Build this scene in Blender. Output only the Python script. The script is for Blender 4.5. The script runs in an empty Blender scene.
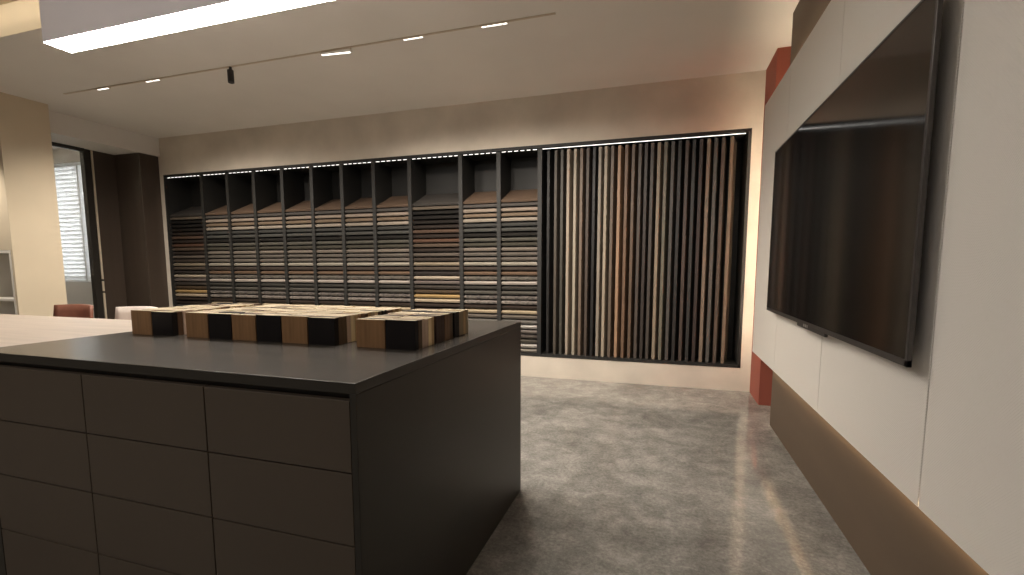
import bpy, bmesh, math, random
from mathutils import Vector, Matrix
random.seed(7)
scene = bpy.context.scene
COL = scene.collection

# ------------------------------------------------------------------ materials
def lin(c):
    c = c / 255.0
    return c / 12.92 if c <= 0.04045 else ((c + 0.055) / 1.055) ** 2.4

def rgb(r, g, b, k=1.0):
    return (min(1, lin(r) * k), min(1, lin(g) * k), min(1, lin(b) * k), 1)

def base_mat(name, col, rough=0.5, metal=0.0, spec=0.5):
    m = bpy.data.materials.new(name)
    m.use_nodes = True
    b = m.node_tree.nodes['Principled BSDF']
    b.inputs['Base Color'].default_value = col
    b.inputs['Roughness'].default_value = rough
    b.inputs['Metallic'].default_value = metal
    b.inputs['Specular IOR Level'].default_value = spec
    return m, m.node_tree.nodes, m.node_tree.links, b

def scaled(c, k):
    return (min(1, c[0] * k), min(1, c[1] * k), min(1, c[2] * k), 1)

def noisy(name, col, rough=0.5, scale=(5, 5, 5), lo=0.85, hi=1.15, detail=5, bump=0.0, metal=0.0,
          nscale=1.0, spec=0.5, rough_var=0.0, p0=0.3, p1=0.7):
    """a base colour varied by a (stretchable) noise in object space"""
    m, N, L, b = base_mat(name, col, rough, metal, spec)
    tc = N.new('ShaderNodeTexCoord')
    mp = N.new('ShaderNodeMapping')
    mp.inputs['Scale'].default_value = scale
    L.new(tc.outputs['Object'], mp.inputs['Vector'])
    nz = N.new('ShaderNodeTexNoise')
    nz.inputs['Scale'].default_value = nscale
    nz.inputs['Detail'].default_value = detail
    L.new(mp.outputs['Vector'], nz.inputs['Vector'])
    cr = N.new('ShaderNodeValToRGB')
    cr.color_ramp.elements[0].position = p0
    cr.color_ramp.elements[1].position = p1
    cr.color_ramp.elements[0].color = scaled(col, lo)
    cr.color_ramp.elements[1].color = scaled(col, hi)
    L.new(nz.outputs['Fac'], cr.inputs['Fac'])
    L.new(cr.outputs['Color'], b.inputs['Base Color'])
    if rough_var:
        mr = N.new('ShaderNodeMapRange')
        mr.inputs['To Min'].default_value = max(0.02, rough - rough_var)
        mr.inputs['To Max'].default_value = rough + rough_var
        L.new(nz.outputs['Fac'], mr.inputs['Value'])
        L.new(mr.outputs['Result'], b.inputs['Roughness'])
    if bump:
        bp = N.new('ShaderNodeBump')
        bp.inputs['Strength'].default_value = bump
        bp.inputs['Distance'].default_value = 0.01
        L.new(nz.outputs['Fac'], bp.inputs['Height'])
        L.new(bp.outputs['Normal'], b.inputs['Normal'])
    return m

def emit(name, col, strength):
    m = bpy.data.materials.new(name)
    m.use_nodes = True
    N = m.node_tree.nodes
    b = N['Principled BSDF']
    b.inputs['Base Color'].default_value = (0.8, 0.8, 0.8, 1)
    b.inputs['Emission Color'].default_value = col
    b.inputs['Emission Strength'].default_value = strength
    return m

def concrete_floor():
    m, N, L, b = base_mat('polished_concrete', rgb(120, 115, 106), 0.2)
    tc = N.new('ShaderNodeTexCoord')
    def noise(scale, detail, rough=0.6, dist=0.0):
        n = N.new('ShaderNodeTexNoise')
        n.inputs['Scale'].default_value = scale
        n.inputs['Detail'].default_value = detail
        n.inputs['Roughness'].default_value = rough
        n.inputs['Distortion'].default_value = dist
        L.new(tc.outputs['Object'], n.inputs['Vector'])
        return n
    big, mid, fine = noise(1.1, 6, 0.65, 0.3), noise(7, 8, 0.75, 0.4), noise(60, 6, 0.8)
    def mix(a, c, f):
        x = N.new('ShaderNodeMath'); x.operation = 'MULTIPLY_ADD'
        L.new(c.outputs[0], x.inputs[0]); x.inputs[1].default_value = f
        L.new(a.outputs[0], x.inputs[2])
        return x
    sm = mix(mix(big, mid, 0.9), fine, 0.9)
    s = N.new('ShaderNodeMath'); s.operation = 'MULTIPLY'; s.inputs[1].default_value = 0.357
    L.new(sm.outputs[0], s.inputs[0])
    cr = N.new('ShaderNodeValToRGB')
    e = cr.color_ramp.elements
    e[0].position, e[0].color = 0.425, rgb(106, 103, 98)
    e[1].position, e[1].color = 0.58, rgb(163, 159, 152)
    k = e.new(0.50); k.color = rgb(132, 129, 123)
    L.new(s.outputs[0], cr.inputs['Fac'])
    L.new(cr.outputs['Color'], b.inputs['Base Color'])
    mr = N.new('ShaderNodeMapRange')
    mr.inputs['From Min'].default_value = 0.25
    mr.inputs['From Max'].default_value = 0.75
    mr.inputs['To Min'].default_value = 0.06
    mr.inputs['To Max'].default_value = 0.16
    L.new(mid.outputs[0], mr.inputs['Value'])
    L.new(mr.outputs['Result'], b.inputs['Roughness'])
    return m

def panel_fabric():
    """pale wall fabric with a fine woven dot relief"""
    m, N, L, b = base_mat('woven_panel_fabric', rgb(222, 216, 207), 0.85)
    tc = N.new('ShaderNodeTexCoord')
    sep = N.new('ShaderNodeSeparateXYZ')
    L.new(tc.outputs['Object'], sep.inputs['Vector'])
    def sine(sock, f):
        a = N.new('ShaderNodeMath'); a.operation = 'MULTIPLY'; a.inputs[1].default_value = f
        L.new(sock, a.inputs[0])
        s = N.new('ShaderNodeMath'); s.operation = 'SINE'
        L.new(a.outputs[0], s.inputs[0])
        return s
    p = N.new('ShaderNodeMath'); p.operation = 'MULTIPLY'
    L.new(sine(sep.outputs['Y'], 700).outputs[0], p.inputs[0])
    L.new(sine(sep.outputs['Z'], 700).outputs[0], p.inputs[1])
    bp = N.new('ShaderNodeBump')
    bp.inputs['Strength'].default_value = 0.22
    bp.inputs['Distance'].default_value = 0.003
    L.new(p.outputs[0], bp.inputs['Height'])
    L.new(bp.outputs['Normal'], b.inputs['Normal'])
    return m

def marble(name, c0, c1):
    m, N, L, b = base_mat(name, c0, 0.35)
    tc = N.new('ShaderNodeTexCoord')
    nz = N.new('ShaderNodeTexNoise')
    nz.inputs['Scale'].default_value = 9
    nz.inputs['Detail'].default_value = 6
    nz.inputs['Distortion'].default_value = 2.0
    L.new(tc.outputs['Object'], nz.inputs['Vector'])
    cr = N.new('ShaderNodeValToRGB')
    cr.color_ramp.elements[0].position = 0.38
    cr.color_ramp.elements[1].position = 0.62
    cr.color_ramp.elements[0].color = c0
    cr.color_ramp.elements[1].color = c1
    L.new(nz.outputs['Fac'], cr.inputs['Fac'])
    L.new(cr.outputs['Color'], b.inputs['Base Color'])
    return m

M = {}
M['floor'] = concrete_floor()
M['ceiling'] = noisy('ceiling_plaster', rgb(228, 222, 214), 0.9, (1.5,) * 3, 0.97, 1.03)
M['plaster'] = noisy('mottled_wall_plaster', rgb(206, 196, 182), 0.85, (2.2,) * 3, 0.86, 1.10, 8, 0.05)
M['beige'] = noisy('beige_wall_paint', rgb(208, 194, 170), 0.85, (2,) * 3, 0.96, 1.04)
M['grey_paint'] = noisy('grey_wall_paint', rgb(216, 212, 206), 0.85, (2,) * 3, 0.97, 1.03)
M['red'] = noisy('brick_red_paint', rgb(152, 80, 64), 0.7, (3,) * 3, 0.95, 1.05)
M['brown_wall'] = noisy('taupe_brown_wall_board', rgb(94, 78, 62), 0.6, (1.5, 1.5, 6), 0.92, 1.08)
M['panel'] = panel_fabric()
M['shield_black'] = noisy('added_light_shield_black', (0.012, 0.011, 0.010, 1), 1.0, (20,) * 3, 0.95, 1.05, spec=0.05)  # light-absorbing black for the added shields behind the panels
M['rail'] = noisy('grey_metal_rail', rgb(120, 118, 112), 0.5, (20,) * 3, 0.95, 1.05)
M['rack'] = noisy('charcoal_laminate', rgb(29, 28, 26), 0.6, (3, 3, 20), 0.9, 1.1)
M['rack_dark'] = noisy('black_metal_sheet', rgb(40, 38, 36), 0.5, (9,) * 3, 0.9, 1.1)
M['island'] = noisy('dark_bronze_laminate', rgb(72, 63, 53), 0.44, (4,) * 3, 0.97, 1.03, spec=0.35)
M['island_end'] = noisy('charcoal_end_laminate', rgb(42, 39, 33), 0.40, (4,) * 3, 0.97, 1.03, spec=0.35)
M['worktop'] = noisy('dark_stone_worktop', rgb(76, 71, 65), 0.26, (30,) * 3, 0.95, 1.05)
M['carcass'] = noisy('black_carcass_board', rgb(30, 27, 24), 0.6, (5,) * 3, 0.95, 1.05)
M['pale_wood'] = noisy('pale_bleached_wood', rgb(184, 170, 156), 0.42, (2, 26, 26), 0.88, 1.08, 6)
M['warm_wood'] = noisy('honey_wood_veneer', rgb(186, 130, 78), 0.45, (14, 14, 1.4), 0.85, 1.12, 6)
M['dark_wood'] = noisy('dark_brown_veneer', rgb(66, 56, 48), 0.4, (12, 12, 1.0), 0.88, 1.1, 6)
M['dark_frame'] = noisy('dark_door_frame_metal', rgb(42, 38, 34), 0.4, (6,) * 3, 0.95, 1.05)
M['brushed'] = noisy('brushed_champagne_metal', rgb(214, 200, 178), 0.4, (60, 60, 2), 0.9, 1.1, metal=0.25)
M['white_board'] = noisy('white_shelf_board', rgb(226, 222, 214), 0.45, (4,) * 3, 0.98, 1.02)
M['lamp_body'] = noisy('white_lamp_body', rgb(236, 232, 234), 0.5, (5,) * 3, 0.98, 1.02)
M['tv_screen'], _, _, _b = base_mat('television_glass', rgb(10, 10, 10), 0.09, 0, 0.75)
M['tv_bezel'] = noisy('gunmetal_bezel', rgb(72, 68, 66), 0.38, (20,) * 3, 0.95, 1.05, metal=0.4)
M['tv_back'] = noisy('black_plastic', rgb(28, 28, 28), 0.5, (20,) * 3, 0.95, 1.05)
M['black_metal'] = noisy('black_powder_coat', rgb(28, 26, 25), 0.45, (20,) * 3, 0.95, 1.05)
M['track'] = noisy('bronze_track_slot', rgb(196, 180, 158), 0.6, (10,) * 3, 0.95, 1.05)
M['leather'] = noisy('tan_brown_leather', rgb(140, 92, 74), 0.5, (25,) * 3, 0.9, 1.1, bump=0.1)
M['white_leather'] = noisy('off_white_leather', rgb(226, 212, 200), 0.5, (25,) * 3, 0.97, 1.03, bump=0.05)
M['slat'] = noisy('white_blind_slat', rgb(238, 238, 236), 0.5, (5,) * 3, 0.98, 1.02)
_n = M['slat'].node_tree
_t = _n.nodes.new('ShaderNodeBsdfTranslucent'); _t.inputs['Color'].default_value = (0.85, 0.85, 0.84, 1)
_x = _n.nodes.new('ShaderNodeMixShader'); _x.inputs['Fac'].default_value = 0.55
_n.links.new(_n.nodes['Principled BSDF'].outputs[0], _x.inputs[1]); _n.links.new(_t.outputs[0], _x.inputs[2])
_n.links.new(_x.outputs[0], _n.nodes['Material Output'].inputs['Surface'])
M['glass'], _, _, _b = base_mat('clear_window_glass', (1, 1, 1, 1), 0.02)
_b.inputs['Transmission Weight'].default_value = 1.0
M['frame_white'] = noisy('white_window_frame', rgb(225, 225, 222), 0.5, (5,) * 3, 0.98, 1.02)
M['raw_edge'] = noisy('raw_cream_chip_edge', rgb(198, 180, 148), 0.7, (60, 60, 60), 0.72, 1.1)
M['logo'] = noisy('silver_mark', rgb(190, 188, 184), 0.3, (20,) * 3, 0.95, 1.05, metal=0.6)
_lb = M['lamp_body'].node_tree.nodes['Principled BSDF']      # faint even emission added to brighten the lamp's sides
_lb.inputs['Emission Color'].default_value = (1.0, 0.93, 0.93, 1)
_lb.inputs['Emission Strength'].default_value = 0.13
M['lamp_glow'] = emit('lamp_diffuser_glow', (1.0, 0.94, 0.87, 1), 40)
M['spot_glow'] = emit('track_light_glow', (1.0, 0.93, 0.84, 1), 2.6)
M['led_white'] = emit('rack_led_glow', (1.0, 0.96, 0.90, 1), 2.0)
M['led_warm'] = emit('cove_led_glow', (1.0, 0.74, 0.46, 1), 75.0)
M['led_uplight'] = emit('uplight_led_glow', (1.0, 0.84, 0.62, 1), 24.0)
M['led_wash'] = emit('wall_washer_led_glow', (1.0, 0.87, 0.64, 1), 95.0)
M['led_coffer'] = emit('coffer_led_glow', (1.0, 0.80, 0.52, 1), 12.0)

# ------------------------------------------------------------------ mesh helpers
def add_box(bm, x0, x1, y0, y1, z0, z1, bevel=0.0, rot=None, piv=None):
    r = bmesh.ops.create_cube(bm, size=1.0)
    vs = r['verts']
    for v in vs:
        v.co = Vector((x0 + (v.co.x + 0.5) * (x1 - x0), y0 + (v.co.y + 0.5) * (y1 - y0), z0 + (v.co.z + 0.5) * (z1 - z0)))
    if bevel > 0:
        es = list({e for v in vs for e in v.link_edges})
        r2 = bmesh.ops.bevel(bm, geom=es, offset=bevel, segments=2, affect='EDGES', profile=0.5)
        vs = list({v for f in r2['faces'] for v in f.verts} | {v for v in vs if v.is_valid})
    if rot is not None:
        bmesh.ops.rotate(bm, verts=vs, cent=piv or Vector((0, 0, 0)), matrix=rot)
    return vs

def add_cyl(bm, p0, p1, r0, r1=None, seg=16):
    p0, p1 = Vector(p0), Vector(p1)
    d = p1 - p0
    q = Vector((0, 0, 1)).rotation_difference(d.normalized()).to_matrix().to_4x4()
    mat = Matrix.Translation((p0 + p1) / 2) @ q
    bmesh.ops.create_cone(bm, cap_ends=True, segments=seg, radius1=r0, radius2=r1 if r1 is not None else r0, depth=d.length, matrix=mat)

def box_bm(*a, **k):
    bm = bmesh.new(); add_box(bm, *a, **k); return bm

def obj(name, bm, mat, parent=None, smooth=False):
    """one mesh object; coordinates given in the world, moved into the parent's space"""
    me = bpy.data.meshes.new(name)
    if parent is not None:
        bmesh.ops.translate(bm, verts=bm.verts, vec=-parent_loc(parent))
    bmesh.ops.recalc_face_normals(bm, faces=bm.faces)
    bm.to_mesh(me); bm.free()
    for mm in (mat if isinstance(mat, (list, tuple)) else [mat]):
        me.materials.append(mm)
    if smooth:
        for p in me.polygons: p.use_smooth = True
    o = bpy.data.objects.new(name, me)
    COL.objects.link(o)
    if parent is not None: o.parent = parent
    return o

def parent_loc(p):
    v = Vector(p.location)
    while p.parent is not None:
        p = p.parent; v += Vector(p.location)
    return v

def tag(o, label, cat, group=None):
    o['label'] = label; o['category'] = cat
    if group: o['group'] = group
    return o

def thing(name, label, cat, loc=(0, 0, 0), group=None):
    o = bpy.data.objects.new(name, None)
    o.empty_display_size = 0.1
    COL.objects.link(o)
    o.location = loc
    return tag(o, label, cat, group)

def struct(name, bm, mat, label=None, cat=None):
    o = obj(name, bm, mat)
    o['kind'] = 'structure'
    if label: o['label'] = label
    if cat: o['category'] = cat
    return o

def mesh_thing(name, bm, mat, label, cat, loc, group=None, smooth=False):
    """a thing that is one mesh, its origin at its base"""
    bmesh.ops.translate(bm, verts=bm.verts, vec=-Vector(loc))
    o = obj(name, bm, mat, None, smooth)
    o.location = loc
    return tag(o, label, cat, group)

ORD = ['first', 'second', 'third', 'fourth', 'fifth', 'sixth', 'seventh', 'eighth', 'ninth', 'tenth', 'eleventh', 'twelfth',
       'thirteenth', 'fourteenth', 'fifteenth', 'sixteenth', 'seventeenth', 'eighteenth', 'nineteenth', 'twentieth',
       'twenty-first', 'twenty-second', 'twenty-third', 'twenty-fourth', 'twenty-fifth', 'twenty-sixth', 'twenty-seventh',
       'twenty-eighth', 'twenty-ninth', 'thirtieth', 'thirty-first', 'thirty-second']

# ------------------------------------------------------------------ room shell
H = 2.98
YB = 4.952
struct('floor', box_bm(-10, 1.5, -4, 5.5, -0.1, 0), M['floor'], 'polished grey concrete floor of the showroom', 'floor')

bm = bmesh.new()
CX0, CX1, CY0, CY1, CZ = -6.4, -3.92, -1.0, 2.49, 3.21      # raised coffer
add_box(bm, -10, CX0, -4, 5.5, H, CZ)
add_box(bm, CX1, 1.5, -4, 5.5, H, CZ)
add_box(bm, CX0, CX1, CY1, 5.5, H, CZ)
add_box(bm, CX0, CX1, -4, CY0, H, CZ)
struct('ceiling', bm, M['ceiling'], 'plain warm grey plaster ceiling', 'ceiling')
bm = box_bm(CX0 - 0.1, CX1 + 0.1, CY0 - 0.1, CY1 + 0.1, CZ, CZ + 0.08)
struct('ceiling_coffer', bm, M['beige'], 'raised cream coffer in the ceiling at upper left', 'ceiling')

RX0, RX1, RZ0, RZ1, RD = -6.68, 0.738, 0.230, 2.480, 0.38   # recess of the sample rack
bm = bmesh.new()
add_box(bm, -6.765, RX0, YB, 5.45, 0, H)
add_box(bm, RX1, 1.5, YB, 5.45, 0, H)
add_box(bm, RX0, RX1, YB, 5.45, RZ1, H)
add_box(bm, RX0, RX1, YB, 5.45, 0, RZ0)
add_box(bm, RX0, RX1, YB + RD + 0.02, 5.45, RZ0, RZ1)
struct('wall_back', bm, M['plaster'], 'mottled beige plaster wall around the sample rack', 'wall')

# left: thick beige wall end, niche for the white shelf, bulkhead, window bay
bm = bmesh.new()
add_box(bm, -6.53, -6.5, 3.17, 3.6, 0, H)
add_box(bm, -10, -6.53, 3.17, 3.6, 1.385, H)
add_box(bm, -8.4, -6.53, 3.52, 3.6, 0, 1.385)
add_box(bm, -10, -8.4, 3.17, 3.6, 0, 1.385)
struct('wall_left', bm, M['beige'], 'beige painted wall end at the left edge', 'wall')
struct('ceiling_bulkhead', box_bm(-7.25, -6.72, 3.6, YB, 2.735, H), M['grey_paint'], 'grey dropped bulkhead above the dark cabinet', 'ceiling')
bm = bmesh.new()
WX0, WX1, WZ0, WZ1 = -9.45, -7.35, 0.975, 2.775
add_box(bm, -10, WX0, YB, 5.15, 0, H)
add_box(bm, WX1, -6.765, YB, 5.15, 0, H)
add_box(bm, WX0, WX1, YB, 5.15, 0, WZ0)
add_box(bm, WX0, WX1, YB, 5.15, WZ1, H)
struct('wall_window', bm, M['grey_paint'], 'pale grey wall under the window', 'wall')
bm = bmesh.new()
add_box(bm, -10.1, -10, -4, 5.5, 0, CZ)
struct('wall_far', bm, M['grey_paint'])
struct('wall_rear', box_bm(-10.1, 1.5, -4.1, -4, 0, CZ), M['plaster'])

# window with a venetian blind
win = bpy.data.objects.new('window_1', None); COL.objects.link(win); win.location = (-8.6, 5.05, WZ0)
win['kind'] = 'structure'; win['label'] = 'window behind the white blind'; win['category'] = 'window'
bm = bmesh.new()
for x0, x1 in ((WX0, WX0 + 0.06), (WX1 - 0.06, WX1), (-8.52, -8.44)):
    add_box(bm, x0, x1, 5.045, 5.10, WZ0, WZ1)
add_box(bm, WX0, WX1, 5.045, 5.10, WZ0, WZ0 + 0.06)
add_box(bm, WX0, WX1, 5.045, 5.10, WZ1 - 0.06, WZ1)
obj('window_frame', bm, M['frame_white'], win)
obj('window_pane', box_bm(WX0 + 0.05, WX1 - 0.05, 5.065, 5.075, WZ0 + 0.05, WZ1 - 0.05), M['glass'], win)

blind = thing('venetian_blind', 'white venetian blind hanging in the window at far left', 'blind', (-8.6, 4.99, WZ0))
obj('head_rail', box_bm(WX0 + 0.01, WX1 - 0.01, 4.965, 5.015, WZ1 - 0.05, WZ1, bevel=0.003), M['slat'], blind)
bm = bmesh.new()
n = 27
for i in range(n):
    z = WZ0 + 0.05 + (WZ1 - WZ0 - 0.12) * i / (n - 1)
    add_box(bm, WX0 + 0.015, WX1 - 0.015, 4.944, 5.036, z - 0.0015, z + 0.0015,
            rot=Matrix.Rotation(math.radians(-65), 3, 'X'), piv=Vector((0, 4.99, z)))
obj('slats', bm, M['slat'], blind)
obj('bottom_rail', box_bm(WX0 + 0.015, WX1 - 0.015, 4.97, 5.01, WZ0 + 0.004, WZ0 + 0.024, bevel=0.003), M['slat'], blind)
bm = bmesh.new()
for x in (-9.2, -8.45, -7.7):
    add_box(bm, x - 0.012, x + 0.012, 4.9605, 4.9615, WZ0 + 0.02, WZ1 - 0.04)
obj('ladder_tape', bm, M['frame_white'], blind)

# dark door frame and dark veneer cabinet in the left corner
struct('trim_1', box_bm(-7.235, -7.2, 3.6, 4.33, 2.69, 2.735), M['dark_frame'], 'dark header rail over the opening to the window bay', 'trim')
door = bpy.data.objects.new('door_1', None); COL.objects.link(door); door.location = (-7.25, 4.5, 0)
door['kind'] = 'structure'; door['label'] = 'dark sliding door with a slim metal edge'; door['category'] = 'door'
obj('door_stile', box_bm(-7.29, -7.215, 4.325, 4.405, 0, 2.734, bevel=0.003), M['dark_frame'], door)
bm = bmesh.new()
for z0, z1 in ((0.02, 0.86), (0.885, 1.02), (1.045, 2.732)):
    add_box(bm, -7.275, -7.205, 4.407, 4.428, z0, z1, bevel=0.003)
obj('metal_edge', bm, M['brushed'], door)
obj('door_leaf', box_bm(-7.28, -7.222, 4.43, 4.715, 0, 2.734, bevel=0.002), M['dark_wood'], door)

cab = thing('tall_cabinet', 'tall dark brown veneer cabinet in the corner left of the sample rack', 'cabinet', (-6.98, 4.82, 0))
obj('side_panel', box_bm(-6.775, -6.752, 4.70, YB - 0.002, 0, 2.733, bevel=0.002), M['dark_wood'], cab)
obj('front_panel', box_bm(-7.2215, -6.777, 4.697, 4.72, 0.02, 2.733, bevel=0.002), M['dark_wood'], cab)
obj('plinth', box_bm(-7.215, -6.777, 4.72, 4.95, 0, 0.06), M['dark_frame'], cab)
obj('body', box_bm(-7.213, -6.777, 4.721, 4.95, 0.06, 2.73), M['dark_frame'], cab)

# white open shelf in the niche
sh = thing('open_shelf', 'white open shelf unit set in the wall at far left', 'shelf', (-7.4, 3.33, 0))
for x in (-6.56, -7.17, -7.79, -8.398):
    obj('upright', box_bm(x, x + 0.028, 3.166, 3.515, 0.0, 1.383, bevel=0.002), M['white_board'], sh)
for i, z in enumerate((0.02, 0.40, 0.845, 1.355)):
    for x0, x1 in ((-8.37, -7.79), (-7.762, -7.17), (-7.142, -6.56)):
        obj('shelf_board', box_bm(x0, x1, 3.168, 3.512, z, z + 0.026), M['white_board'], sh)
obj('back_board', box_bm(-8.39, -6.54, 3.5125, 3.519, 0, 1.38), M['white_board'], sh)

# right: taupe wall, red pier, fabric panels
bm = bmesh.new()
add_box(bm, 0.812, 1.2, -4, 3.94, 0, H)
add_box(bm, 1.15, 1.5, 3.94, 4.5, 0, H)
struct('wall_right', bm, M['brown_wall'], 'taupe brown wall behind the pale panels', 'wall')
struct('wall_pier', box_bm(0.83, 1.5, 4.5, YB, 0, H), M['red'], 'brick red painted pier in the far right corner', 'wall')

PX, PT = 0.765, 0.014
PZ0, PZ1 = 0.468, 2.545
seams = [4.535, 3.684, 2.686, 1.686, 0.687]
plabels = ['pale fabric wall panel at the far end, beside the red pier',
           'pale fabric wall panel behind the far half of the television',
           'pale fabric wall panel behind the near half of the television',
           'pale fabric wall panel nearest to the viewer, right of the television']
for i in range(4):
    y1, y0 = seams[i] - 0.003, seams[i + 1] + 0.003
    t = thing('wall_panel', plabels[i], 'wall panel', (PX + PT / 2, (y0 + y1) / 2, PZ0), 'pale fabric panels on the right wall')
    obj('fabric_face', box_bm(PX, PX + PT, y0, y1, PZ0, PZ1, bevel=0.002), M['panel'], t)
    obj('added_shield_lip', box_bm(PX + PT, PX + PT + 0.0010, y0, min(y1, 3.93), PZ0 + 0.0002, PZ0 + 0.0011), M['shield_black'], t)  # unseen lip added to keep the strip out of the floor reflection
    obj('added_light_baffle', box_bm(PX + PT, 0.8118, y0, min(y1, 3.93), 0.520, 0.526), M['shield_black'], t)  # unseen black baffle added to block the strip's streak on the floor
    bm = bmesh.new()
    ye = min(y1, 3.9)
    for z in (0.95, 2.05):
        add_box(bm, PX + PT, 0.8125, y0 + 0.05, ye - 0.05, z, z + 0.06)
    obj('mounting_rail', bm, M['rail'], t)

# warm strips behind the panel edges
def led(name, label, box, mat, group=None):
    bm = box_bm(*box)
    loc = ((box[0] + box[1]) / 2, (box[2] + box[3]) / 2, box[4])
    return mesh_thing(name, bm, mat, label, 'light strip', loc, group)
led('cove_light', 'warm light strip behind the bottom edge of the pale panels', (PX + PT + 0.0002, PX + PT + 0.0005, 0.70, 3.93, PZ0 + 0.0013, PZ0 + 0.0103), M['led_warm'])
led('cove_light', 'warm light strip behind the top edge of the pale panels', (PX + PT + 0.0002, PX + PT + 0.018, 0.70, 4.50, PZ1 - 0.030, PZ1 - 0.020), M['led_uplight'])
led('cove_light', 'warm light strip behind the far edge of the pale panels', (PX + PT, PX + PT + 0.012, 4.505, 4.522, PZ0 + 0.05, PZ1 - 0.05), M['led_wash'])

# ------------------------------------------------------------------ television
TX = 0.715
TY0, TY1, TZ0, TZ1 = 1.703, 3.763, 0.898, 2.0
tv = thing('television', 'large wall-mounted black flat screen television on the right wall', 'television', (TX + 0.02, (TY0 + TY1) / 2, TZ0))
obj('screen', box_bm(TX, TX + 0.004, TY0 + 0.016, TY1 - 0.010, TZ0 + 0.022, TZ1 - 0.010), M['tv_screen'], tv)
bm = bmesh.new()
fx0, fx1 = TX - 0.002, TX + 0.012
add_box(bm, fx0, fx1, TY0, TY0 + 0.016, TZ0, TZ1, bevel=0.0015)
add_box(bm, fx0, fx1, TY1 - 0.010, TY1, TZ0, TZ1, bevel=0.0015)
add_box(bm, fx0, fx1, TY0, TY1, TZ0, TZ0 + 0.022, bevel=0.0015)
add_box(bm, fx0, fx1, TY0, TY1, TZ1 - 0.010, TZ1, bevel=0.0015)
obj('bezel', bm, M['tv_bezel'], tv)
obj('rear_housing', box_bm(TX + 0.0045, TX + 0.026, TY0 + 0.035, TY1 - 0.03, TZ0 + 0.03, TZ1 - 0.03, bevel=0.004), M['tv_back'], tv)
obj('wall_mount', box_bm(TX + 0.026, PX - 0.0001, TY0 + 0.6, TY1 - 0.6, TZ0 + 0.35, TZ1 - 0.3), M['tv_back'], tv)
sens = obj('sensor_bar', box_bm(TX - 0.003, TX + 0.012, 2.47, 2.94, TZ0 - 0.016, TZ0 + 0.003, bevel=0.003), M['tv_bezel'], tv)
bm = bmesh.new()
for y0, y1 in ((2.795, 2.815), (2.76, 2.785), (2.735, 2.75)):
    add_box(bm, TX - 0.0042, TX - 0.0028, y0, y1, TZ0 - 0.006, TZ0 + 0.008)
obj('badge', bm, M['logo'], tv)

# ------------------------------------------------------------------ sample rack
rack = thing('display_rack', 'long charcoal built-in rack holding the sample boards', 'shelf', ((RX0 + RX1) / 2, YB + 0.19, RZ0))
bm = bmesh.new()                                             # frame
ft = 0.028
add_box(bm, RX0, RX0 + ft, YB - 0.004, YB + RD, RZ0, RZ1)
add_box(bm, RX1 - ft, RX1, YB - 0.004, YB + RD, RZ0, RZ1)
add_box(bm, RX0, RX1, YB - 0.004, YB + RD, RZ1 - ft, RZ1)
add_box(bm, RX0, RX1, YB - 0.004, YB + RD, RZ0, RZ0 + ft)
obj('frame', bm, M['rack'], rack)
obj('back_panel', box_bm(RX0 + ft, RX1 - ft, YB + RD, YB + RD + 0.018, RZ0, RZ1), M['rack'], rack)
DIV = [-6.04, -5.59, -5.144, -4.689, -4.236, -3.792, -3.345, -2.863, -2.222, -1.77, -1.307]
DT = 0.046
for x in DIV:
    obj('divider', box_bm(x, x + DT, YB + 0.012, YB + RD - 0.0005, RZ0 + ft, RZ1 - ft), M['rack'], rack)
bays = [(RX0 + ft, DIV[0])] + [(DIV[i] + DT, DIV[i + 1]) for i in range(len(DIV) - 1)]

TILT = math.radians(25)
PITCH = 0.0535
BT, BL = 0.0245, 0.375          # board thickness and length up the slope
ZT = 1.889
rotx = Matrix.Rotation(TILT, 3, 'X')
YF = YB + 0.020                # front lower edge of the boards

NARROW = [('brown', (118, 90, 68)), ('grey', (98, 92, 88)), ('pale pink', (178, 156, 136)), ('tan', (148, 122, 96)),
          ('cream', (182, 166, 146)), ('slate', (76, 76, 73)), ('slate grey', (88, 88, 83)), ('black', (38, 35, 32)),
          ('olive grey', (100, 96, 84)), ('dark olive', (82, 77, 64)), ('beige grey', (142, 127, 112)),
          ('grey brown', (116, 106, 95)), ('warm grey', (122, 111, 100)), ('off-white', (178, 168, 148)),
          ('dark brown', (82, 68, 60)), ('chestnut', (132, 99, 72)), ('grey marble', None), ('ivory', (196, 182, 168)),
          ('charcoal', (66, 63, 57)), ('stone grey', (98, 93, 84)), ('veined grey', None), ('pale marble', None),
          ('espresso', (58, 42, 32)), ('pale yellow', (204, 178, 136)), ('grey taupe', (122, 109, 95)),
          ('ash grey', (124, 118, 110)), ('white', (200, 192, 182)), ('mushroom', (132, 119, 110)),
          ('umber', (94, 82, 74)), ('dark moss', (88, 80, 67)), ('bone white', (204, 196, 184)), ('pebble', (152, 142, 127))]
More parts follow.
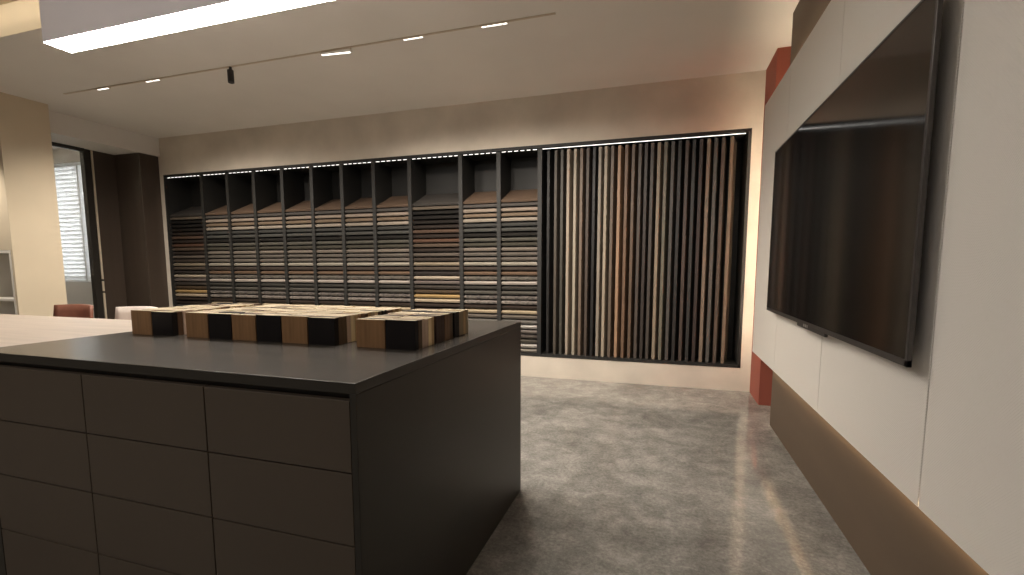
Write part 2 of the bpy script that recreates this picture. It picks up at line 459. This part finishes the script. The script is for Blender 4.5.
WIDE = [('charcoal', (76, 70, 65)), ('taupe', (122, 106, 88)), ('black', (32, 29, 27)), ('ebony', (36, 32, 30)),
        ('dark espresso', (40, 33, 29)), ('dark walnut', (56, 44, 38)), ('walnut', (104, 76, 58)), ('wenge', (60, 47, 40)),
        ('mahogany', (112, 74, 54)), ('brown', (108, 86, 68)), ('dark brown', (62, 48, 41)), ('grey brown', (112, 98, 86)),
        ('dark oak', (76, 62, 52)), ('sand', (164, 145, 116)), ('umber', (98, 82, 68)), ('charcoal brown', (58, 50, 46)),
        ('cream', (196, 178, 150)), ('mauve grey', (126, 111, 104)), ('dark taupe', (78, 68, 60)), ('bronze', (94, 72, 48)),
        ('golden', (206, 160, 86)), ('ivory', (208, 184, 148)), ('dark chocolate', (62, 46, 36)), ('espresso', (52, 38, 30)),
        ('grey', (110, 100, 92)), ('tan', (140, 118, 92)), ('dark grey', (72, 66, 60)), ('oak', (150, 120, 84)),
        ('walnut brown', (84, 64, 50)), ('ash', (132, 122, 108)), ('birch', (186, 166, 136)), ('teak', (124, 92, 62))]
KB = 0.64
_mc = {}
def muted(c, k=0.72):
    g = 0.3 * c[0] + 0.59 * c[1] + 0.11 * c[2]
    return tuple(g + (v - g) * k for v in c)
def board_mat(name, c, grain):
    key = (name, c, grain)
    if key not in _mc:
        if c is None:
            pal = {'grey marble': ((96, 92, 86), (150, 142, 132)), 'veined grey': ((84, 80, 78), (160, 150, 142)),
                   'pale marble': ((122, 114, 110), (186, 176, 166))}[name]
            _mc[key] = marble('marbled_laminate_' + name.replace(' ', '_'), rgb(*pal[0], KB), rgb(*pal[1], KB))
        else:
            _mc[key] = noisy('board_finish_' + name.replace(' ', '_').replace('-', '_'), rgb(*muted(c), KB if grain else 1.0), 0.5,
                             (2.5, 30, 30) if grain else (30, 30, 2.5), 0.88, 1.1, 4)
    return _mc[key]

bay_names = ['leftmost', 'second', 'third', 'fourth', 'fifth', 'sixth', 'seventh', 'eighth', 'ninth', 'tenth', 'rightmost']
# rows the photograph shows in each bay (the island hides the rest, but they stand there)
for b, (x0, x1) in enumerate(bays):
    wide = b in (0, 8)
    pal = WIDE if wide else NARROW
    sheets = bmesh.new()
    for k in range(len(pal)):
        zf = ZT - PITCH * (k - 1) if k else 1.932
        name, c = pal[k]
        piv = Vector((0, YF, zf))
        # dark carrier sheet under the board, set into the dividers
        add_box(sheets, x0, x1, YF + 0.016, YF + BL - 0.02, zf - BT - 0.0045, zf - BT - 0.0005, rot=rotx, piv=piv)
        w = x1 - x0
        bm = bmesh.new()
        add_box(bm, x0 + 0.003, x1 - 0.003, YF, YF + BL, zf - BT, zf, bevel=0.0012, rot=rotx, piv=piv)
        pos = ORD[k]
        bay = ('%s bay' % bay_names[b]) if b else 'leftmost bay'
        lab = '%s sample board, %s from top, %s' % (name, pos, 'leftmost rack bay' if b == 0 else 'rightmost rack bay' if b == 10 else bay_names[b] + ' rack bay from left')
        mesh_thing('sample_board', bm, board_mat(name, c, True), lab, 'sample board', ((x0 + x1) / 2, YF + 0.1, zf - BT),
                   'tilted sample boards in the rack')
    obj('carrier_sheets', sheets, M['rack_dark'], rack)

# upright sample slabs on the right
SX = [-1.213, -1.134, -1.067, -1.001, -0.928, -0.862, -0.796, -0.731, -0.672, -0.612, -0.546, -0.477, -0.407, -0.340, -0.275,
      -0.216, -0.158, -0.094, -0.031, 0.036, 0.100, 0.166, 0.230, 0.294, 0.360, 0.424, 0.490, 0.565]
SC = [('black', (32, 30, 29)), ('dark taupe', (82, 72, 60)), ('dark olive', (70, 66, 56)), ('beige', (172, 152, 128)),
      ('pale sand', (170, 156, 132)), ('brown', (124, 100, 80)), ('dark brown', (80, 64, 53)), ('jet black', (28, 26, 25)),
      ('grey beige', (150, 136, 117)), ('cream', (170, 152, 126)), ('walnut', (108, 88, 70)), ('orange tan', (176, 130, 92)),
      ('chestnut', (124, 88, 60)), ('mid brown', (106, 80, 58)), ('grey brown', (98, 82, 70)), ('dark umber', (70, 56, 48)),
      ('brown grey', (90, 78, 68)), ('pale tan', (178, 154, 122)), ('olive grey', (132, 124, 100)), ('warm grey', (94, 87, 80)),
      ('charcoal', (52, 47, 44)), ('cocoa', (96, 74, 62)), ('dark grey', (60, 58, 55)), ('dark maroon', (70, 51, 44)),
      ('light taupe', (152, 128, 104)), ('slate grey', (100, 95, 88)), ('coffee', (100, 80, 64)), ('tan brown', (140, 112, 85))]
SANG = math.radians(-13)
ST, SL = 0.030, 0.25
for i, x in enumerate(SX):
    bm = bmesh.new()
    y0 = YB + 0.05
    add_box(bm, x, x + ST, y0, y0 + SL, RZ0 + ft, 2.428, bevel=0.0015,
            rot=Matrix.Rotation(SANG, 3, 'Z'), piv=Vector((x, y0, 0)))
    end = {0: 'at the left end of the row', 27: 'at the right end of the row'}.get(i)
    if end is None:
        end = '%s from the %s in the row' % (ORD[i] if i < 14 else ORD[27 - i], 'left' if i < 14 else 'right')
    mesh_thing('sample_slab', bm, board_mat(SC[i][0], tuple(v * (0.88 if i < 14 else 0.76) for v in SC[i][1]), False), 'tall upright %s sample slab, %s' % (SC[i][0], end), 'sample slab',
               (x, y0, RZ0 + ft), 'upright sample slabs in the rack')

# led profiles under the top of the rack
for b, (x0, x1) in enumerate(bays + [(DIV[-1] + DT, RX1 - ft)]):
    nm = 'light strip above the row of upright sample slabs' if b == 11 else 'dotted light strip at the top of the %s rack bay%s' % (bay_names[b], '' if b in (0, 10) else ' from the left')
    t = thing('led_strip', nm, 'light strip', ((x0 + x1) / 2, YB + 0.03, RZ1 - ft - 0.012), 'light strips along the top of the rack')
    obj('profile', box_bm(x0 + 0.002, x1 - 0.002, YB + 0.018, YB + 0.038, RZ1 - ft - 0.006, RZ1 - ft - 0.0008), M['rack'], t)
    if b == 11:
        obj('diffuser', box_bm(x0 + 0.004, x1 - 0.02, YB + 0.023, YB + 0.031, RZ1 - ft - 0.010, RZ1 - ft - 0.006), M['led_white'], t)
    else:
        nd = 9 if x1 - x0 > 0.5 else 6
        for j in range(nd):
            xc = x0 + (x1 - x0) * (j + 0.5) / nd
            hw = (x1 - x0) / nd * 0.30
            obj('diode', box_bm(xc - hw, xc + hw, YB + 0.023, YB + 0.031, RZ1 - ft - 0.010, RZ1 - ft - 0.006), M['led_white'], t)

# ------------------------------------------------------------------ island
IX0, IX1, IY0, IY1, IZ = -2.225, -0.704, 0.951, 2.346, 0.921
cols = [-0.7225, -1.196, -1.691, -2.181]
rows = [0.877, 0.689, 0.496, 0.294, 0.10]
cn = ['dark drawer cabinet at the right end of the island', 'dark drawer cabinet in the middle of the island',
      'dark drawer cabinet at the left end of the island']
for c in range(3):
    x1, x0 = cols[c] - 0.0005, cols[c + 1] + 0.0005
    t = thing('drawer_cabinet', cn[c], 'cabinet', ((x0 + x1) / 2, (IY0 + IY1) / 2, 0), 'drawer cabinets of the dark island')
    obj('body', box_bm(x0, x1, IY0 + 0.024, IY1 - 0.004, 0.08, 0.8925), M['carcass'], t)
    obj('plinth', box_bm(x0 + 0.005, x1 - 0.005, IY0 + 0.07, IY1 - 0.05, 0, 0.08), M['carcass'], t)
    for r in range(4):
        d = obj('drawer', box_bm(x0 + 0.0015, x1 - 0.0015, IY0 + 0.002, IY0 + 0.0238, rows[r + 1] + 0.002, rows[r] - 0.002, bevel=0.0012), M['island'], t)
top = bmesh.new()
add_box(top, IX0, IX1, IY0, IY1, 0.893, IZ, bevel=0.0015)
top.normal_update()
for f in top.faces:
    if abs(f.normal.z) < 0.5: f.material_index = 1          # edge band in the laminate of the end panels
mesh_thing('worktop', top, [M['worktop'], M['island_end']], 'dark grey worktop of the island under the wood samples', 'worktop', ((IX0 + IX1) / 2, (IY0 + IY1) / 2, 0.893))
mesh_thing('end_panel', box_bm(-0.7222, IX1, IY0 + 0.001, IY1, 0, 0.8925, bevel=0.001), M['island_end'],
           'charcoal end panel closing the right side of the island', 'panel', (-0.713, (IY0 + IY1) / 2, 0))
mesh_thing('end_panel', box_bm(IX0, -2.1812, IY0 + 0.001, IY1, 0, 0.8925, bevel=0.001), M['island_end'],
           'charcoal end panel on the left side of the island beside the pale counter', 'panel', (-2.203, (IY0 + IY1) / 2, 0))

# pale wooden counter joined to the island
cnt = thing('counter', 'long pale wood counter joined to the left side of the dark island', 'counter', (-3.7, 1.37, 0))
obj('top', box_bm(-5.2, IX0 - 0.001, IY0, 1.779, 0.882, IZ, bevel=0.002), M['pale_wood'], cnt)
obj('front_panel', box_bm(-5.1, IX0 - 0.012, IY0 + 0.03, IY0 + 0.06, 0.0, 0.882), M['warm_wood'], cnt)
obj('side_panel', box_bm(-5.1, -5.06, IY0 + 0.06, 1.5, 0.0, 0.882), M['warm_wood'], cnt)
obj('back_panel', box_bm(-5.06, IX0 - 0.012, 1.47, 1.5, 0.0, 0.882), M['warm_wood'], cnt)

# ------------------------------------------------------------------ wood sample chips on the island
PALC = {'oak': (128, 97, 66), 'black': (17, 13, 13), 'umber': (96, 78, 60), 'pink beige': (200, 175, 155), 'cream': (236, 216, 174),
        'tan': (188, 158, 116), 'dark red brown': (66, 48, 42), 'brown': (120, 94, 70), 'grey brown': (150, 132, 104), 'honey': (172, 130, 78),
        'walnut': (92, 68, 50), 'ash': (186, 168, 138)}
_cm = {}
def chip_mat(n):
    if n not in _cm:
        _cm[n] = noisy('chip_veneer_' + n.replace(' ', '_'), rgb(*PALC[n]), 0.5, (70, 70, 5), 0.78, 1.14, 5, spec=0.2)
    return _cm[n]
def stacks():
    xs = [-2.136 + 0.1191 * i for i in range(2)] + [-1.828 + 0.1195 * i for i in range(6)] + [-1.025 + 0.1178 * i for i in range(2)]
    return xs
CH, CWD, CD = 0.102, 0.1152, 0.0229
rowy = [1.401, 1.557, 1.7135]
RIGHT = {0: ['black', 'umber', 'pink beige', 'pink beige', 'cream', 'tan'],
         1: ['dark red brown', 'dark red brown', 'dark red brown', 'brown', 'brown', 'umber'],
         2: ['black', 'black', 'grey brown', 'grey brown', 'tan', 'grey brown']}
GRP2 = {0: ['black', 'umber', 'umber', 'pink beige', 'cream', 'tan'], 1: ['brown', 'walnut', 'tan', 'ash', 'cream', 'umber'],
        2: ['black', 'walnut', 'brown', 'tan', 'tan', 'cream']}
GRP1 = {0: ['black', 'walnut', 'pink beige', 'pink beige', 'pink beige', 'ash'], 1: ['pink beige', 'ash', 'tan', 'brown', 'umber', 'cream'],
        2: ['brown', 'tan', 'cream', 'ash', 'walnut', 'umber']}
names = list(PALC)
rown = ['front', 'middle', 'back']
for r in range(3):
    for s, x in enumerate(stacks()):
        yy = rowy[r]
        for q in range(6):
            if s == 9: nmx = RIGHT[r][q]
            elif s == 7: nmx = GRP2[r][q]
            elif s == 1: nmx = GRP1[r][q]
            elif q == 0: nmx = ('oak' if s % 2 == 0 else 'black') if r == 0 else random.choice(names)
            else: nmx = random.choice(names)
            jx = random.uniform(-0.0015, 0.0015); hz = CH - random.uniform(0, 0.0035)
            if q == 0 and r == 0: jx = 0
            bm = bmesh.new()
            y0 = yy + q * (CD + 0.0006)
            add_box(bm, x + jx, x + jx + CWD, y0, y0 + CD, IZ, IZ + hz, bevel=0.0012)
            bm.normal_update()
            darktop = nmx in ('black', 'dark red brown', 'walnut', 'umber') and random.random() < 0.5 and not (r == 0 and q == 0)
            for f in bm.faces:
                if f.normal.z > 0.9 and not darktop: f.material_index = 1
            lab = '%s wood sample chip, %s from front, %s stack from left, %s row' % (nmx, ORD[q], ORD[s], rown[r])
            mesh_thing('sample_chip', bm, [chip_mat(nmx), M['raw_edge']], lab, 'wood sample',
                       (x + CWD / 2, y0 + CD / 2, IZ), 'wood sample chips on the island')

# ------------------------------------------------------------------ stools behind the counter
def stool(label, cx, cy, mat):
    t = thing('counter_stool', label, 'stool', (cx, cy, 0), 'stools behind the pale counter')
    bm = bmesh.new()
    add_box(bm, cx - 0.21, cx + 0.21, cy - 0.20, cy + 0.20, 0.60, 0.66, bevel=0.02)
    obj('seat', bm, mat, t, True)
    # curved, flared backrest
    bm = bmesh.new()
    nu, nv = 12, 6
    grid = []
    for lay in (0.0, 0.022):
        g = []
        for j in range(nv + 1):
            v = j / nv
            row = []
            for i in range(nu + 1):
                u = i / nu * 2 - 1
                hw = 0.215 - 0.022 * v
                row.append(bm.verts.new((cx + u * hw, cy + 0.19 + lay - 0.055 * u * u + 0.03 * v, 0.63 + 0.30 * v - 0.004 * u * u * v)))
            g.append(row)
        grid.append(g)
    for lay in (0, 1):
        for j in range(nv):
            for i in range(nu):
                q = [grid[lay][j][i], grid[lay][j][i + 1], grid[lay][j + 1][i + 1], grid[lay][j + 1][i]]
                bm.faces.new(q if lay == 0 else q[::-1])
    def side(a):
        for k in range(len(a) - 1):
            (p, q), (r_, s_) = a[k], a[k + 1]
            bm.faces.new((p, q, s_, r_))
    side([(grid[0][j][0], grid[1][j][0]) for j in range(nv + 1)])
    side([(grid[1][j][nu], grid[0][j][nu]) for j in range(nv + 1)])
    side([(grid[0][nv][i], grid[1][nv][i]) for i in range(nu + 1)])
    side([(grid[1][0][i], grid[0][0][i]) for i in range(nu + 1)])
    obj('backrest', bm, mat, t, True)
    for sx in (-1, 1):
        for sy in (-1, 1):
            bm = bmesh.new()
            add_cyl(bm, (cx + sx * 0.20, cy + sy * 0.19, 0), (cx + sx * 0.16, cy + sy * 0.15, 0.61), 0.011, 0.014)
            obj('leg', bm, M['black_metal'], t, True)
    bm = bmesh.new()
    e = 0.187
    ey = 0.177
    for a, b2 in (((-e, -ey), (e, -ey)), ((e, -ey), (e, ey)), ((e, ey), (-e, ey)), ((-e, ey), (-e, -ey))):
        add_cyl(bm, (cx + a[0], cy + a[1], 0.2), (cx + b2[0], cy + b2[1], 0.2), 0.008)
    obj('footrest', bm, M['black_metal'], t, True)
stool('tan brown leather stool behind the pale counter', -4.10, 2.13, M['leather'])
stool('off-white leather stool behind the pale counter, next to the wood samples', -3.45, 2.13, M['white_leather'])

# ------------------------------------------------------------------ ceiling lights
t = thing('ceiling_lamp', 'long white box lamp with a glowing underside on the ceiling', 'lamp', (-2.4, 2.3, 2.70))
LX0, LX1, LY0, LY1, LZ = -4.005, -0.75, 2.222, 2.385, 2.70
obj('housing', box_bm(LX0, LX1, LY0, LY1, LZ, H - 0.0008, bevel=0.002), M['lamp_body'], t)
obj('diffuser', box_bm(LX0 + 0.006, LX1 - 0.006, LY0 + 0.004, LY1 - 0.004, LZ - 0.005, LZ), M['lamp_glow'], t)

TY = 3.437
trk = obj('ceiling_track', box_bm(-5.94, -0.78, TY - 0.010, TY + 0.010, H - 0.006, H - 0.0008, bevel=0.001), M['track'])
tag(trk, 'long thin bronze light track running across the ceiling', 'light track')
def grille(label, x0, x1, cells):
    t = thing('track_spotlight', label, 'track light', ((x0 + x1) / 2, TY, H - 0.03), 'lights on the ceiling track')
    obj('housing', box_bm(x0, x1, TY - 0.0105, TY + 0.0105, H - 0.016, H - 0.0068, bevel=0.001), M['track'], t)
    bm = bmesh.new()
    w = (x1 - x0) / cells
    for k in range(cells):
        add_box(bm, x0 + w * (k + 0.12), x0 + w * (k + 0.88), TY - 0.008, TY + 0.008, H - 0.0175, H - 0.0155)
    obj('lens', bm, M['spot_glow'], t)
grille('short glowing track light nearest the left end of the ceiling track', -5.46, -5.27, 1)
grille('short glowing track light second from the left on the ceiling track', -4.78, -4.59, 2)
grille('row of glowing cells on the ceiling track, right of the tilted bar', -1.99, -1.82, 5)
grille('row of glowing cells nearest the right end of the ceiling track', -1.34, -1.135, 5)
t = thing('track_spotlight', 'glowing bar tilted below the middle of the ceiling track', 'track light', (-2.6, TY, 2.90), 'lights on the ceiling track')
bm = bmesh.new()
ang = Matrix.Rotation(math.radians(2.5), 3, 'Y')
add_box(bm, -2.757, -2.465, TY - 0.010, TY + 0.010, 2.938, 2.952, bevel=0.001, rot=ang, piv=Vector((-2.46, TY, 2.945)))
obj('housing', bm, M['ceiling'], t)
bm = bmesh.new()
add_box(bm, -2.752, -2.48, TY - 0.008, TY + 0.008, 2.934, 2.938, rot=ang, piv=Vector((-2.46, TY, 2.945)))
obj('diffuser', bm, M['spot_glow'], t)
bm = bmesh.new()
add_cyl(bm, (-2.475, TY, 2.945), (-2.475, TY, H - 0.0064), 0.007)
obj('hinge', bm, M['track'], t)
t = thing('spotlight', 'black cylinder spotlight hanging from the ceiling track', 'spotlight', (-3.732, TY, 2.845), 'lights on the ceiling track')
bm = bmesh.new(); add_cyl(bm, (-3.732, TY, 2.94), (-3.732, TY, H - 0.0064), 0.012)
obj('stem', bm, M['black_metal'], t)
bm = bmesh.new(); add_cyl(bm, (-3.722, TY - 0.01, 2.838), (-3.734, TY, 2.945), 0.026, 0.026, 24)
obj('barrel', bm, M['black_metal'], t)

led('led_strip', 'warm light strip inside the raised coffer of the ceiling', (CX0 + 0.1, CX1 - 0.1, 2.30, 2.33, CZ - 0.014, CZ + 0.0005), M['led_coffer'])

# ------------------------------------------------------------------ lamps' light and added fill lights
def area(name, loc, rot, sx, sy, power, col, spread=180):
    l = bpy.data.lights.new(name, 'AREA')
    l.shape = 'RECTANGLE'; l.size = sx; l.size_y = sy; l.energy = power; l.color = col
    l.spread = math.radians(spread)
    o = bpy.data.objects.new(name, l); COL.objects.link(o)
    o.location = loc; o.rotation_euler = rot
    return o
def spot(name, loc, target, power, col, deg=70, blend=0.8, rad=0.04):
    l = bpy.data.lights.new(name, 'SPOT')
    l.energy = power; l.color = col; l.spot_size = math.radians(deg); l.spot_blend = blend; l.shadow_soft_size = rad
    o = bpy.data.objects.new(name, l); COL.objects.link(o)
    o.location = loc
    d = Vector(target) - Vector(loc)
    o.rotation_euler = d.to_track_quat('-Z', 'Y').to_euler()
    return o
WARM = (1.0, 0.90, 0.78)
# unseen fill lights added behind the viewer
for i, (x, y) in enumerate(((-3.4, -1.0), (-1.2, -1.0))):
    area('added_rear_fill', (x, y, 2.72), (0, 0, 0), 2.0, 0.16, 26, (1.0, 0.93, 0.88))
spot('downlight', (-7.0, 2.7, 2.96), (-6.8, 3.17, 1.1), 170, WARM, 60)
spot('added_slab_fill', (0.25, 2.3, 2.95), (-0.5, 5.0, 1.1), 75, WARM, 62, 0.9, 0.05)  # fill light added out of view to brighten the upright slabs
spot('added_bay_fill', (-8.0, 3.95, 2.95), (-8.2, 4.2, 0), 45, (1.0, 0.96, 0.9), 150, 1.0, 0.08)  # fill light added out of view to brighten the window bay
for x in (-5.36, -4.68, -2.6, -1.9, -1.25):
    spot('track_beam', (x, TY, 2.92), (x, TY + 0.7, 0), 150, WARM, 145, 1.0, 0.08)

w = bpy.data.worlds.new('daylight')
scene.world = w
w.use_nodes = True
bg = w.node_tree.nodes['Background']
bg.inputs['Color'].default_value = (0.92, 0.96, 1.0, 1)
bg.inputs['Strength'].default_value = 7.5

# ------------------------------------------------------------------ camera
F, PCX, PCY = 471.59, 514.79, 316.01
cd = bpy.data.cameras.new('camera')
cd.sensor_fit = 'HORIZONTAL'
cd.sensor_width = 36.0
cd.lens = F / 1024 * 36.0
cd.shift_x = -(PCX - 512) / 1024
cd.shift_y = (PCY - 287.5) / 1024
cd.clip_start = 0.02
cam = bpy.data.objects.new('camera', cd)
COL.objects.link(cam)
cam.location = (0, 0, 1.2)
cam.rotation_euler = (math.pi / 2 - 0.102252, 0, 0.304552)
scene.camera = cam

scene.view_settings.view_transform = 'Standard'
scene.view_settings.look = 'None'
scene.view_settings.exposure = 0.14
scene.view_settings.gamma = 1.0
scene.view_settings.use_curve_mapping = False
